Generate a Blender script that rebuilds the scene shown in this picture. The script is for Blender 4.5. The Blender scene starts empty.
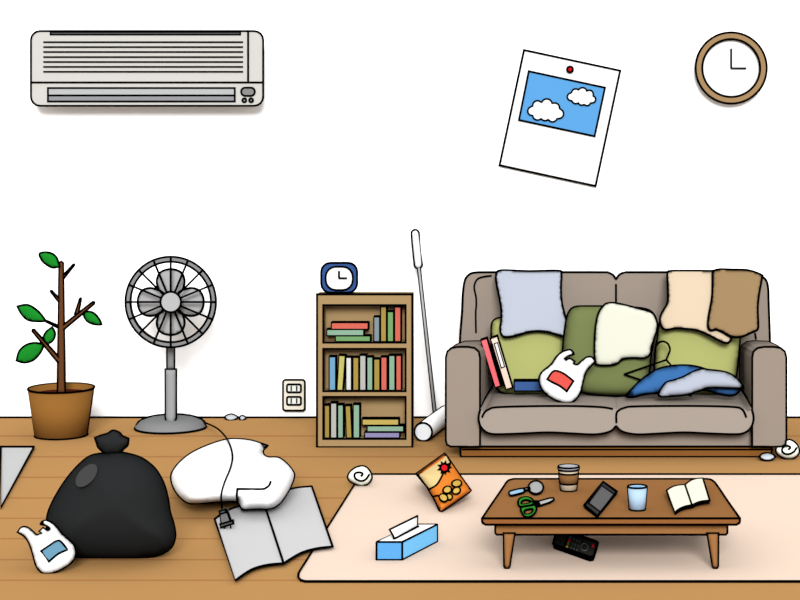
import bpy, math
from mathutils import Vector
from mathutils.geometry import delaunay_2d_cdt
C = bpy.context.scene.collection
PI = math.pi
# ------------------------------------------------------------------ camera model
F, D, HX, HY, H = 2000.0, 10.0, 560.0, 80.0, 1.69   # focal (px), wall distance, principal point, eye height

def W(px, py, d):
    """world point seen at pixel (px,py) lying d metres in front of the camera plane"""
    s = F / d
    return Vector(((px - HX) / s, d - D, H - (py - HY) / s))
def floor_d(py, z=0.0):
    return F * (H - z) / (py - HY)

class Vert:                       # upright plane
    def __init__(s, d): s.d = d
    def dist(s, y): return s.d
    def __call__(s, x, y): return W(x, y, s.dist(y))
class Tilt:                       # plane rising m metres per metre of depth, through pixel row y0 at distance d0
    def __init__(s, y0, d0, m, sh=0.0):
        s.y0, s.d0, s.m, s.sh = y0, d0, m, sh
        s.zr = H - (y0 - HY) * d0 / F
    def dist(s, y): return F * (H - s.zr + s.m * s.d0) / ((y - HY) + F * s.m) - s.sh
    def __call__(s, x, y): return W(x, y, s.dist(y))
    def near(s, k): return Tilt(s.y0, s.d0, s.m, s.sh + k)
def Level(z): return Tilt(500.0, floor_d(500.0, z), 0.0)

# ------------------------------------------------------------------ materials
def lin(c):
    c /= 255.0
    return c / 12.92 if c <= 0.04045 else ((c + 0.055) / 1.055) ** 2.4
MATS = {}
KAL = {'appliance_cream': (1.721, 1.753, 1.78), 'vent_light': (1.709, 1.767, 1.771), 'vent_dark': (1.755, 1.786, 1.814), 'clock_wood': (1.726, 1.741, 1.781), 'print_blue': (1.754, 1.758, 1.771), 'socket_cream': (2.223, 2.287, 2.343), 'ivory': (1.992, 2.072, 2.111), 'pot_brown': (1.855, 1.907, 1.925), 'trunk_brown': (1.886, 1.92, 2.025), 'leaf_green': (1.831, 1.881, 1.918), 'soil': (0.77, 0.354, 0.843), 'fan_ring_grey': (1.884, 1.91, 1.938), 'fan_blade_grey': (2.211, 2.211, 2.237), 'fan_hub_grey': (1.77, 1.788, 1.834), 'fan_pole_grey': (1.895, 1.954, 1.987), 'bookcase_wood': (1.748, 1.799, 1.823), 'roll_end': (2.344, 2.389, 2.447), 'sofa_taupe': (1.779, 1.817, 1.849), 'seat_taupe': (1.771, 1.823, 1.87), 'plinth_brown': (1.98, 2.044, 2.056), 'pillow_green': (1.735, 1.738, 1.764), 'cushion_olive': (1.647, 1.682, 1.698), 'lavender': (1.546, 1.563, 1.571), 'peach_cloth': (1.545, 1.562, 1.565), 'brown_cloth': (1.532, 1.564, 1.57), 'cream_cloth': (1.578, 1.628, 1.647), 'blue_cloth': (1.624, 1.616, 1.631), 'book_coral': (2.248, 2.173, 2.217), 'book_navy': (2.041, 2.087, 2.061), 'label_red': (1.608, 1.611, 1.658), 'label_blue': (1.594, 1.614, 1.635), 'bin_bag': (1.818, 1.918, 1.995), 'paper_grey': (2.412, 2.438, 2.436), 'newsprint_grey': (2.371, 2.371, 2.397), 'scrap_white': (1.802, 1.834, 1.839), 'roll_cream': (2.949, 3.114, 3.213), 'rug_peach': (2.408, 2.444, 2.42), 'floor_wood': (2.495, 2.511, 2.553), 'tissue_box_blue': (1.737, 1.763, 1.751), 'tissue_box_light': (3.134, 3.245, 3.259), 'snack_orange': (2.049, 2.048, 2.087), 'snack_cream': (2.008, 2.013, 2.032), 'chip_yellow': (1.885, 1.897, 1.91), 'emblem_red': (1.946, 2.01, 2.031), 'table_top_brown': (2.324, 2.339, 2.345), 'table_edge_brown': (1.794, 1.877, 1.949), 'table_leg_brown': (2.219, 2.308, 2.362), 'mirror_grey': (2.404, 2.425, 2.396), 'cup_beige': (3.211, 3.211, 3.211), 'cup_sleeve': (2.086, 2.151, 2.185), 'cup_lid': (1.945, 1.946, 1.982), 'phone_screen': (2.321, 2.321, 2.368), 'glass_blue': (1.981, 2.023, 2.045), 'water_surface': (1.524, 2.06, 2.38), 'plug_grey': (1.991, 1.993, 1.991), 'book_red': (1.776, 1.839, 1.856), 'book_teal': (1.799, 1.82, 1.85), 'book_green': (1.824, 1.821, 1.853), 'book_slate': (1.793, 1.802, 1.811), 'book_ochre': (1.825, 1.84, 1.908), 'book_sky_blue': (1.881, 1.905, 1.912), 'book_yellow': (1.824, 1.872, 1.909), 'book_white': (1.804, 1.815, 1.878), 'book_grey': (1.851, 1.872, 1.896), 'book_purple': (1.968, 2.007, 2.006), 'book_golden': (1.872, 1.933, 1.972), 'pin_red': (1.779, 1.794, 2.038), 'clock_blue': (1.749, 1.749, 1.749), 'book_peach': (2.213, 2.213, 2.213), 'handle_blue': (2.408, 2.408, 2.408), 'scissor_green': (2.408, 2.408, 2.408), 'phone_dark': (2.337, 2.337, 2.337), 'steel': (2.408, 2.408, 2.408), 'remote_black': (3.444, 3.444, 3.444), 'snack_seal': (2.061, 2.061, 2.061), 'snack_seal_brown': (2.061, 2.061, 2.061), 'plank_seam': (2.52, 2.52, 2.52), 'dark_grey': (1.751, 1.751, 1.751), 'mid_grey': (1.751, 1.751, 1.751), 'wall_white': (3.674, 3.674, 3.674), 'paper_white': (2.201, 2.201, 2.201), 'shirt_white': (3.213, 3.213, 3.213), 'bag_white': (2.195, 2.195, 2.195), 'roller_white': (4.787, 4.787, 4.787), 'box_top_white': (2.909, 2.909, 2.909), 'book_pages': (2.424, 2.424, 2.424), 'bin_bag_highlight': (1.91, 1.91, 1.91), 'remote_blue': (2.985, 2.985, 2.985), 'remote_red': (2.985, 2.985, 2.985), 'remote_green': (2.985, 2.985, 2.985), 'remote_yellow': (2.985, 2.985, 2.985), 'button_grey': (2.756, 2.756, 2.756)}   # measured reflectance corrections for each material under this room's light
GAIN = 7.0
def mat(name, rgb, k=1.0, rough=0.9, spec=0.0, alpha=None):
    if name in MATS: return MATS[name]
    m = bpy.data.materials.new(name); m.use_nodes = True
    b = m.node_tree.nodes['Principled BSDF']
    col = [min(0.93, lin(v) * k / GAIN * g) for v, g in zip(rgb, KAL.get(name, (1, 1, 1)))]
    n = m.node_tree.nodes.new('ShaderNodeTexNoise'); n.inputs['Scale'].default_value = 30
    mx = m.node_tree.nodes.new('ShaderNodeMix'); mx.data_type = 'RGBA'
    mx.inputs['A'].default_value = (*[v * 0.985 for v in col], 1); mx.inputs['B'].default_value = (*[min(.95, v * 1.015) for v in col], 1)
    m.node_tree.links.new(n.outputs['Fac'], mx.inputs['Factor'])
    m.node_tree.links.new(mx.outputs['Result'], b.inputs['Base Color'])
    b.inputs['Roughness'].default_value = rough
    b.inputs['Specular IOR Level'].default_value = spec
    if alpha is not None: b.inputs['Alpha'].default_value = alpha
    MATS[name] = m
    return m
INK = mat('ink', (3, 3, 3))
WALLW = mat('wall_white', (255, 255, 255)); PAPW = mat('paper_white', (255, 255, 255)); CLOTHW = mat('shirt_white', (255, 255, 255))
BAGW = mat('bag_white', (255, 255, 255)); ROLW = mat('roller_white', (255, 255, 255)); BOXW = mat('box_top_white', (255, 255, 255)); WHITE = PAPW

# ------------------------------------------------------------------ mesh builder
class MB:
    def __init__(s): s.v, s.f, s.m, s.mats, s.sm = [], [], [], [], []
    def mi(s, m):
        if m not in s.mats: s.mats.append(m)
        return s.mats.index(m)
    def add(s, vs, fs, m, smooth=False):
        b = len(s.v); s.v += [Vector(p) for p in vs]; i = s.mi(m)
        for f in fs: s.f.append([b + k for k in f]); s.m.append(i); s.sm.append(smooth)
    def box(s, lo, hi, m):
        (a, b, c), (d, e, f) = lo, hi
        s.add([(a,b,c),(d,b,c),(d,e,c),(a,e,c),(a,b,f),(d,b,f),(d,e,f),(a,e,f)],
              [(0,3,2,1),(4,5,6,7),(0,1,5,4),(1,2,6,5),(2,3,7,6),(3,0,4,7)], m)
    def tube(s, pts, r, m=None, closed=False, n=6, r1=None):
        m = m or INK
        P = [Vector(p) for p in pts]
        Q = [P[0]]
        for p in P[1:]:
            if (p - Q[-1]).length > 1e-5: Q.append(p)
        if closed and (Q[0] - Q[-1]).length < 1e-5: Q.pop()
        P = Q; N = len(P)
        if N < 2: return
        vs = []
        up = None
        for i in range(N):
            if closed: t = (P[(i+1) % N] - P[i]).normalized() + (P[i] - P[i-1]).normalized()
            else:
                t = Vector()
                if i < N-1: t += (P[i+1] - P[i]).normalized()
                if i > 0: t += (P[i] - P[i-1]).normalized()
            if t.length < 1e-6: t = P[(i+1) % N] - P[i]
            t.normalize()
            if up is None:
                up = Vector((0, 0, 1)) if abs(t.z) < .8 else Vector((0, 1, 0))
                a = t.cross(up).normalized()
            else:
                a = tp.rotation_difference(t) @ a
                a = (a - t * a.dot(t)).normalized()
            b = a.cross(t).normalized(); tp = t.copy()
            rr = r if r1 is None else r + (r1 - r) * i / (N - 1)
            bend, ks = None, 1.0
            if closed or 0 < i < N-1:
                e0, e1 = (P[i] - P[i-1]).normalized(), (P[(i+1) % N] - P[i]).normalized(); bend = e1 - e0
                if bend.length > .05: bend.normalize(); ks = 1 / max(.2, abs(t.dot(e1))); ks = ks if ks < 1.7 else 1.0
                else: bend = None
            for k in range(n):
                q = 2 * PI * k / n
                o_ = a * rr * math.cos(q) + b * rr * math.sin(q)
                if bend is not None: o_ = o_ + bend * (o_.dot(bend) * (ks - 1))
                vs.append(P[i] + o_)
        fs = []
        for i in range(N if closed else N - 1):
            j = (i + 1) % N
            o = 0
            if closed and j == 0:   # match rotation at the join
                best = 1e9
                for k in range(n):
                    dd = (vs[i*n] - vs[k]).length
                    if dd < best: best, o = dd, k
            for k in range(n):
                fs.append((i*n + k, i*n + (k+1) % n, j*n + (k+1+o) % n, j*n + (k+o) % n))
        if not closed:
            fs.append(tuple(range(n-1, -1, -1))); fs.append(tuple((N-1)*n + k for k in range(n)))
        s.add(vs, fs, m, True)
    def loft(s, A, B, m, caps=True, smooth=False, capm=None):
        n = len(A)
        fs = [(i, (i+1) % n, n + (i+1) % n, n + i) for i in range(n)]
        s.add(list(A) + list(B), fs, m, smooth)
        if caps:
            s.add(list(A), [tuple(range(n-1, -1, -1))], capm or m); s.add(list(B), [tuple(range(n))], m)
    def lathe(s, prof, c, m, n=40, smooth=True, cap=True):
        vs, fs = [], []
        for r, z in prof:
            for k in range(n):
                a = 2*PI*k/n; vs.append((c[0] + r*math.cos(a), c[1] + r*math.sin(a), c[2] + z))
        for i in range(len(prof)-1):
            for k in range(n):
                fs.append((i*n+k, i*n+(k+1) % n, (i+1)*n+(k+1) % n, (i+1)*n+k))
        if cap:
            fs.append(tuple(range(n-1, -1, -1))); fs.append(tuple((len(prof)-1)*n+k for k in range(n)))
        s.add(vs, fs, m, smooth)
    def build(s, name, parent=None):
        me = bpy.data.meshes.new(name)
        me.from_pydata([tuple(v) for v in s.v], [], s.f)
        for m in s.mats: me.materials.append(m)
        for p, i, q in zip(me.polygons, s.m, s.sm): p.material_index = i; p.use_smooth = q
        me.update()
        o = bpy.data.objects.new(name, me); C.objects.link(o)
        if parent: 
            o.parent = parent
            o.matrix_parent_inverse = parent.matrix_basis.inverted()
        return o
def lwr(lw, d): return 1.10 * lw / 2 * d / F

def sm(pts, closed=True, n=5):
    """Catmull-Rom through pixel points; a third item marks a corner"""
    P = [(p[0], p[1]) for p in pts]; cor = [len(p) > 2 for p in pts]; N = len(P); out = []
    for i in range(N if closed else N - 1):
        p1, p2 = P[i], P[(i+1) % N]
        p0 = P[i-1] if (closed or i > 0) and not cor[i] else p1
        p3 = P[(i+2) % N] if (closed or i < N-2) and not cor[(i+1) % N] else p2
        if cor[i] and cor[(i+1) % N]: out.append(p1); continue
        for k in range(n):
            t = k / n
            out.append(tuple(0.5*((2*p1[j]) + (-p0[j]+p2[j])*t + (2*p0[j]-5*p1[j]+4*p2[j]-p3[j])*t*t + (-p0[j]+3*p1[j]-3*p2[j]+p3[j])*t**3) for j in (0, 1)))
    if not closed: out.append(P[-1])
    return out
def tr(pts, k, ox, oy): return [((p[0]/k + ox), (p[1]/k + oy)) + tuple(p[2:]) for p in pts]
def rrect(x0, y0, x1, y1, r, n=4):
    out = []
    for cx, cy, a in ((x1-r, y0+r, -90), (x1-r, y1-r, 0), (x0+r, y1-r, 90), (x0+r, y0+r, 180)):
        for k in range(n+1):
            q = math.radians(a + 90*k/n); out.append((cx + r*math.cos(q), cy + r*math.sin(q)))
    return out
def ell(cx, cy, rx, ry, n=32, rot=0):
    out = []
    for k in range(n):
        a = 2*PI*k/n; x, y = rx*math.cos(a), ry*math.sin(a); c, s_ = math.cos(rot), math.sin(rot)
        out.append((cx + x*c - y*s_, cy + x*s_ + y*c))
    return out
def inside(p, poly):
    x, y = p; c = False; j = len(poly) - 1
    for i in range(len(poly)):
        xi, yi = poly[i]; xj, yj = poly[j]
        if (yi > y) != (yj > y) and x < (xj-xi)*(y-yi)/(yj-yi) + xi: c = not c
        j = i
    return c
def bdist(p, poly):
    x, y = p; best = 1e9; j = len(poly) - 1
    for i in range(len(poly)):
        ax, ay = poly[j]; bx, by = poly[i]; dx, dy = bx-ax, by-ay; L = dx*dx + dy*dy
        t = max(0, min(1, ((x-ax)*dx + (y-ay)*dy)/L)) if L > 0 else 0
        q = (x-ax-t*dx)**2 + (y-ay-t*dy)**2
        if q < best: best = q
        j = i
    return math.sqrt(best)
CAM = Vector((0, -D, H))
def toward(p, t): return p + (CAM - p).normalized() * t
def prof(t):
    t = max(0.0, min(1.0, t)); return math.sqrt(1 - (1-t)**2)
def fill(poly, step):
    xs = [p[0] for p in poly]; ys = [p[1] for p in poly]; pts = list(poly); 
    y = min(ys) + step/2; row = 0
    while y < max(ys):
        x = min(xs) + step/2 + (step/2 if row % 2 else 0)
        while x < max(xs):
            if inside((x, y), poly) and bdist((x, y), poly) > step*0.45: pts.append((x, y))
            x += step
        y += step*0.87; row += 1
    n = len(poly)
    r = delaunay_2d_cdt([Vector(p) for p in pts], [], [list(range(n))], 1, 1e-6)
    return [tuple(v) for v in r[0]], [tuple(f) for f in r[2]]

class Puff:
    """a soft rounded body with the outline POLY (pixels) lying on PLANE"""
    def __init__(s, poly, plane, tf, tb, m, R=None, lw=2.0, step=None, zb=None, ink=True):
        s.poly, s.plane, s.tf, s.tb, s.zb = poly, plane, tf, tb, zb
        xs = [p[0] for p in poly]; ys = [p[1] for p in poly]
        w, h = max(xs)-min(xs), max(ys)-min(ys)
        s.R = R or min(w, h)*0.5
        s.mb = MB()
        step = step or max(1.2, max(w, h)/22)
        V, Fc = fill(poly, step)
        dl = [bdist(v, poly) for v in V]
        front, back = [], []
        for v, q in zip(V, dl):
            p = plane(*v); k = prof(q/s.R) if q > 1e-4 else 0
            front.append(toward(p, tf*k))
            if zb is not None:
                ry = (p - CAM).normalized(); tfl = min(.28, max(0, p.z - zb) / max(.02, -ry.z)); back.append(p + ry * (tfl * prof(q/(s.R*.6)) + 1e-4*(q > 1e-4)))
            else: back.append(toward(p, -tb*k))
        vs, idx = list(front), []
        bm_ = {}
        for i, q in enumerate(dl):
            if q < 1e-4: idx.append(i)
            else: idx.append(len(vs)); vs.append(back[i])
        fr = []
        for f in Fc:
            a = sum(V[f[i]][0]*V[f[(i+1) % len(f)]][1] - V[f[(i+1) % len(f)]][0]*V[f[i]][1] for i in range(len(f)))
            fr.append(f if a < 0 else f[::-1])
        s.mb.add(vs, fr + [tuple(idx[i] for i in f[::-1]) for f in fr], m, True)
        if ink:
            s.mb.tube([plane(*p) for p in poly], lwr(lw*1.18, plane.dist(sum(ys)/len(ys))), closed=True)
    def at(s, p, e=0.0):
        return toward(s.plane(*p), s.tf*prof(bdist(p, s.poly)/s.R if inside(p, s.poly) else 0) + e)
    def line(s, pts, lw=2.0, mb=None, e=0.002, closed=False, m=None):
        (mb or s.mb).tube([s.at(p, e) for p in pts], lwr(lw, s.plane.dist(pts[0][1])), m, closed)
    def patch(s, poly, m, mb=None, e=0.004, lw=1.8, step=None, ink=True):
        mb = mb or s.mb
        xs = [p[0] for p in poly]
        V, Fc = fill(poly, step or max(1.2, (max(xs)-min(xs))/10))
        fr = []
        for f in Fc:
            a = sum(V[f[i]][0]*V[f[(i+1) % len(f)]][1] - V[f[(i+1) % len(f)]][0]*V[f[i]][1] for i in range(len(f)))
            fr.append(f if a < 0 else f[::-1])
        n = len(V); A = [s.at(v, e) for v in V]
        mb.add(A, fr, m, True)
        n = len(poly)
        mb.loft([s.at(p, e) for p in poly], [s.at(p, e - .003) for p in poly], m, caps=False)
        if ink: s.line(poly, lw, mb, e, True)
    def build(s, name, parent=None): return s.mb.build(name, parent)

def slab(mb, poly, plane, th, m, lw=2.0, ink=True, vec=None, back_ink=False, lines=(), side=None):
    """flat piece with a true thickness: outline on PLANE, body behind/below it"""
    P = [plane(*p) for p in poly]
    vec = vec if vec is not None else (Vector((0, 1, 0)) if isinstance(plane, Vert) else Vector((0, 0, -1)))
    a = sum(poly[i][0]*poly[(i+1) % len(poly)][1] - poly[(i+1) % len(poly)][0]*poly[i][1] for i in range(len(poly)))
    if a < 0: P = P[::-1]
    r = lwr(lw, plane.dist(poly[0][1]))
    flat = isinstance(plane, Tilt)
    if flat and ink and side is None: side = INK
    mb.loft(P, [p + vec*th for p in P], side or m, capm=m)
    if ink: mb.tube([p + Vector((0, 0, r*.9)) for p in P] if flat else P, r, closed=True)
    if back_ink: mb.tube([p + vec*th for p in P], r, closed=True)
    for l in lines: mb.tube([plane(*p) for p in l], r)
def rect(x0, y0, x1, y1): return [(x0, y0), (x1, y0), (x1, y1), (x0, y1)]
def banded(mb, q, d, th, m, band=1.0, side=None):
    """box-like piece: quad q (clockwise pixels from top left) with an ink border round its face"""
    cx = sum(p[0] for p in q)/4; cy = sum(p[1] for p in q)/4
    A = [W(x, y, d) for x, y in q]
    ins = []
    for i in range(4):
        p0, p1, p2 = q[i-1], q[i], q[(i+1) % 4]
        def u(a, b):
            dx, dy = b[0]-a[0], b[1]-a[1]; L = math.hypot(dx, dy); return dx/L, dy/L
        a, b = u(p1, p0), u(p1, p2)
        ins.append((p1[0] + (a[0]+b[0])*band, p1[1] + (a[1]+b[1])*band))
    I = [W(x, y, d) for x, y in ins]
    mb.add(A + I, [(i, 4+i, 4+(i+1) % 4, (i+1) % 4) for i in range(4)], INK)
    mb.add(I, [(3, 2, 1, 0)], m)
    B = [p + Vector((0, th, 0)) for p in A]
    mb.add(A + B, [(i, (i+1) % 4, 4+(i+1) % 4, 4+i) for i in range(4)] + [(4, 5, 6, 7)], side or m)

# ------------------------------------------------------------------ things
def thing(name, label, cat, loc=(0, 0, 0), group=None):
    o = bpy.data.objects.new(name, None); C.objects.link(o); o.location = loc
    o.empty_display_size = .05
    return tag(o, label, cat, group)
def tag(o, label, cat, group=None, kind=None):
    o['label'] = label; o['category'] = cat
    if group: o['group'] = group
    if kind: o['kind'] = kind
    return o
def struct(o): o['kind'] = 'structure'; return o

# ================================================================== SETTING
tan = mat('floor_wood', (196, 148, 92)); seam = mat('plank_seam', (178, 124, 76))
mb = MB()
rows = [436, 456.7, 477.3, 498, 518.3, 538.7, 559.7, 580.3, 601, 622, 643, 664]
ys = [0.0]; 
bounds = []
for r in rows: bounds.append((floor_d(r - .65) - D, floor_d(r + .65) - D))
X0, X1 = -4.5, 4.0
prev = 0.12
for a, b in bounds:
    mb.add([(X0, a, 0), (X1, a, 0), (X1, prev, 0), (X0, prev, 0)], [(0, 1, 2, 3)], tan)
    mb.add([(X0, b, 0), (X1, b, 0), (X1, a, 0), (X0, a, 0)], [(0, 1, 2, 3)], seam)
    prev = b
while prev > -12:
    mb.add([(X0, prev-.3, 0), (X1, prev-.3, 0), (X1, prev, 0), (X0, prev, 0)], [(0, 1, 2, 3)], tan)
    mb.add([(X0, prev-.31, 0), (X1, prev-.31, 0), (X1, prev-.3, 0), (X0, prev-.3, 0)], [(0, 1, 2, 3)], seam)
    prev -= .31
mb.add([(X0, prev, -.08), (X1, prev, -.08), (X1, .12, -.08), (X0, .12, -.08)], [(3, 2, 1, 0)], tan)
struct(mb.build('floor'))
mb = MB(); mb.box((X0, 0, 0), (X1, .12, 3.2), WALLW); struct(mb.build('wall_back'))
mb = MB(); mb.box((X0, -.008, 0), (X1, 0, .009), INK); struct(mb.build('baseboard_back'))

# ================================================================== AIR CONDITIONER
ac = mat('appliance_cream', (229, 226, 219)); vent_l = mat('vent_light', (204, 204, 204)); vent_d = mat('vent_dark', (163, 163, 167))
dk = mat('dark_grey', (95, 98, 97)); midg = mat('mid_grey', (150, 150, 150)); 
t = thing('air_conditioner', 'cream wall-mounted air conditioner with a slotted intake, high on the left of the wall', 'air conditioner', W(147, 106, 9.98))
dA = 9.87
o1 = rrect(31, 31, 263.2, 105.8, 9)
P = [W(x, y, dA) for x, y in o1]; Q = [W(147 + (x-147)*.955, 70 + (y-70)*.9, 9.992) for x, y in o1]
mb = MB(); mb.loft(P, Q, ac); mb.tube(P, lwr(2.1, dA), closed=True)
e = Vert(dA - .003); r = lwr(1.9, dA)
mb.tube([e(31.5, 82.4), e(263, 82.4)], r); mb.tube([e(248.1, 31.5), e(248.1, 82.4)], r)
mb.build('body', t)
mb = MB()
for y in (42.1, 47, 51.9, 57, 61.9, 66.8, 71.7): mb.tube([e(43.4, y), e(243, y)], lwr(1.7, dA))
mb.build('intake_slots', t)
mb = MB(); slab(mb, rect(50.5, 32, 240.3, 34.6), Vert(dA-.002), .01, dk, 1.5); mb.build('top_vent', t)
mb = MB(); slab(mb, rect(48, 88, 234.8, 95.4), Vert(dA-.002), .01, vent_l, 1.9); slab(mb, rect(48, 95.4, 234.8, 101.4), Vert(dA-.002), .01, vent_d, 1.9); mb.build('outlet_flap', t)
mb = MB(); slab(mb, rrect(241.2, 87.6, 254.8, 95.8, 4), Vert(dA-.003), .01, midg, 2); mb.build('display', t)
for x in (244.3, 251.1):
    mb = MB(); slab(mb, ell(x, 100.3, 1.9, 1.9, 14), Vert(dA-.003), .01, midg, 1.9); mb.build('button', t)

# ================================================================== WALL CLOCK
oak = mat('clock_wood', (182, 148, 104))
t = thing('wall_clock', 'round wall clock with a light brown wooden rim showing three o\'clock', 'clock', W(731.2, 104, 9.98))
mb = MB(); d = 9.95
A = ell(731.2, 68, 35.6, 35.6, 64); B = ell(731.2, 68, 28.9, 28.9, 64)
n = 64
mb.add([W(*p, d) for p in A] + [W(*p, d) for p in B], [(i, (i+1) % n, n+(i+1) % n, n+i) for i in range(n)], oak)
mb.loft([W(*p, d) for p in A], [W(*p, d) + Vector((0, .045, 0)) for p in A], oak, caps=False)
mb.loft([W(*p, d) for p in B], [W(*p, d) + Vector((0, .02, 0)) for p in B], oak, caps=False)
mb.tube([W(*p, d) for p in A], lwr(2, d), closed=True); mb.tube([W(*p, d) for p in B], lwr(2, d), closed=True)
mb.build('rim', t)
mb = MB(); slab(mb, B, Vert(9.965), .03, WHITE, ink=False); mb.build('dial', t)
mb = MB(); mb.tube([W(731.2, 68.2, 9.958), W(731.2, 48.6, 9.958)], lwr(1.7, d)); mb.build('minute_hand', t)
mb = MB(); mb.tube([W(731, 68.2, 9.955), W(746.3, 68.2, 9.955)], lwr(1.7, d)); mb.build('hour_hand', t)

# ================================================================== PINNED PICTURE SHEET
sky = mat('print_blue', (102, 178, 242)); red = mat('pin_red', (225, 20, 25))
t = thing('picture_sheet', 'white calendar sheet with a cloudy sky picture, pinned crookedly to the wall', 'poster', W(560, 186, 9.99))
mb = MB(); d = 9.985
slab(mb, [(524, 50), (620.2, 70.6), (595.6, 186), (499.6, 165.2)], Vert(d), .004, WHITE, 2.3); mb.build('sheet', t)
mb = MB(); slab(mb, [(528.8, 71.2), (605, 87.6), (594.6, 136.2), (519, 120)], Vert(d-.003), .003, sky, 2.1)
cl = [[(215,340,30),(250,303,32),(312,295,36),(365,318,32),(392,358,32),(350,380,32),(300,372,32),(250,368,32),(280,335,45),(340,345,42),(250,335,38),(310,330,45),(310,350,44),(345,338,40),(270,345,38)],
      [(475,245,26),(505,220,28),(550,214,30),(595,228,27),(614,262,24),(580,280,24),(545,275,26),(505,265,26),(550,245,40),(510,243,32),(585,252,30),(530,246,38),(570,250,38)]]
for g, (ux, uy) in zip(cl, ((305, 338), (545, 246))):
    o = []
    for k in range(72):
        a = 2*PI*k/72; dx, dy = math.cos(a), math.sin(a); best = 5
        for x, y, q in g:
            bx, by = x-ux, y-uy; pr = bx*dx + by*dy; h2 = q*q - (bx*bx + by*by - pr*pr)
            if h2 > 0: best = max(best, pr + math.sqrt(h2))
        o.append(((ux + dx*best)/6.667 + 500, (uy + dy*best)/6.667 + 60))
    slab(mb, o, Vert(d-.0055), .002, WHITE, 1.8)
mb.build('printed_picture', t)
mb = MB(); slab(mb, ell(570, 69.4, 2.9, 2.9, 20), Vert(d-.012), .012, red, 1.9)
tag(mb.build('push_pin'), 'red push pin holding the crooked sky picture to the wall', 'push pin')

# ================================================================== SOCKET
t = thing('wall_socket', 'cream double power socket plate on the wall left of the bookcase', 'power socket', W(293.8, 411, 9.99))
cream = mat('socket_cream', (243, 234, 214)); ivory = mat('ivory', (252, 251, 240))
mb = MB(); slab(mb, rrect(283, 379.8, 304.8, 410.5, 2.5), Vert(9.975), .02, cream, 2); mb.build('plate', t)
for y in (388.3, 400.8):
    mb = MB(); slab(mb, rrect(287, y-3.9, 300.9, y+3.9, 1.5), Vert(9.970), .01, ivory, 2)
    for x in (291.2, 296.7): mb.tube([W(x, y-2.4, 9.967), W(x, y+2.4, 9.967)], lwr(1.3, 10))
    mb.build('outlet', t)

# ================================================================== POTTED TREE
pot = mat('pot_brown', (161, 109, 51)); trunk = mat('trunk_brown', (112, 70, 40)); leaf = mat('leaf_green', (32, 148, 46))
dP = 9.5; cP = W(61.2, 400, dP); cP.z = 0
t = thing('potted_tree', 'bare young tree with five green leaves in a brown pot', 'potted plant', cP)
sP = F/dP; zr = H - (388-HY)/sP; rb, rt = 25.7/sP, 32.5/sP
mb = MB(); mb.lathe([(rb, .0), (rt, zr), (rt-.012, zr), (rt-.02, zr-.028)], cP, pot, 56)
mb.add([(cP.x + (rt-.018)*math.cos(2*PI*k/56), cP.y + (rt-.018)*math.sin(2*PI*k/56), zr-.026) for k in range(56)], [tuple(range(56))], mat('soil', (140, 92, 44)))
mb.tube([(cP.x + rt*math.cos(2*PI*k/56), cP.y + rt*math.sin(2*PI*k/56), zr) for k in range(56)], lwr(2, dP), closed=True)
mb.tube([(cP.x + rb*math.cos(2*PI*k/56), cP.y + rb*math.sin(2*PI*k/56), .004) for k in range(56)], lwr(2, dP), closed=True)
for a in (-.04, PI+.04): mb.tube([(cP.x + rb*math.cos(a), cP.y + rb*math.sin(a), .004), (cP.x + rt*math.cos(a), cP.y + rt*math.sin(a), zr)], lwr(2, dP))
mb.build('pot', t)
pl = Vert(dP)
def limb(name, a, b, w0, w1, par, dd=0.0):
    (x0, y0), (x1, y1) = a, b; L = math.hypot(x1-x0, y1-y0); nx, ny = -(y1-y0)/L, (x1-x0)/L
    o = [(x0+nx*w0/2, y0+ny*w0/2), (x1+nx*w1/2, y1+ny*w1/2), (x1+(x1-x0)/L*w1*.4, y1+(y1-y0)/L*w1*.4), (x1-nx*w1/2, y1-ny*w1/2), (x0-nx*w0/2, y0-ny*w0/2)]
    return Puff(o, Vert(dP+dd), w0/2/sP, w0/2/sP, trunk, step=1.6, lw=1.9).build(name, par)
tk = limb('trunk', (61.3, 393), (61.2, 263), 7.2, 3.6, t)
limb('branch', (62.5, 278), (73.8, 264.8), 2.6, 1.2, tk, -.004); limb('branch', (59.8, 301), (51.3, 291.3), 2.6, 1.2, tk, -.004)
limb('branch', (62, 328.5), (93.5, 302.8), 4, 2.4, tk, -.006); limb('branch', (76.5, 314.5), (80.5, 298.8), 3.2, 1.1, tk, -.003)
limb('branch', (60, 327.5), (45.5, 320.8), 2, .8, tk, .004); limb('branch', (60, 361.5), (33.4, 330.5), 4, 2.4, tk, -.006)
for L_, dd in (([(39.9,253.3),(49,252.6),(56,256.8),(59.8,266.6,1),(52.5,267.6),(45.5,263.8),(41.3,259.2)], -.01),
      ([(17.5,306.5,1),(28,305),(38.5,311.7),(45.8,321,1),(36.7,321.2),(28,319.8),(21.7,314.2)], -.01),
      ([(16.6,360.6,1),(19.3,351.3),(26.2,345),(35,343),(43.9,344.6,1),(40.2,352.7),(33.2,360),(24.5,362.5)], .012),
      ([(52.1,327.3,1),(55,333.8),(52.5,340.8),(46,344.5,1),(43.4,338),(46.5,331.7)], .01),
      ([(82.4,312,1),(91.7,312.2),(98,317.5),(101.7,324.5,1),(93.8,324),(86.8,320.5)], .012)):
    P_ = Puff(sm(L_), Vert(dP+dd), .012, .004, leaf, lw=1.9, step=2)
    P_.build('leaf', t)

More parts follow.
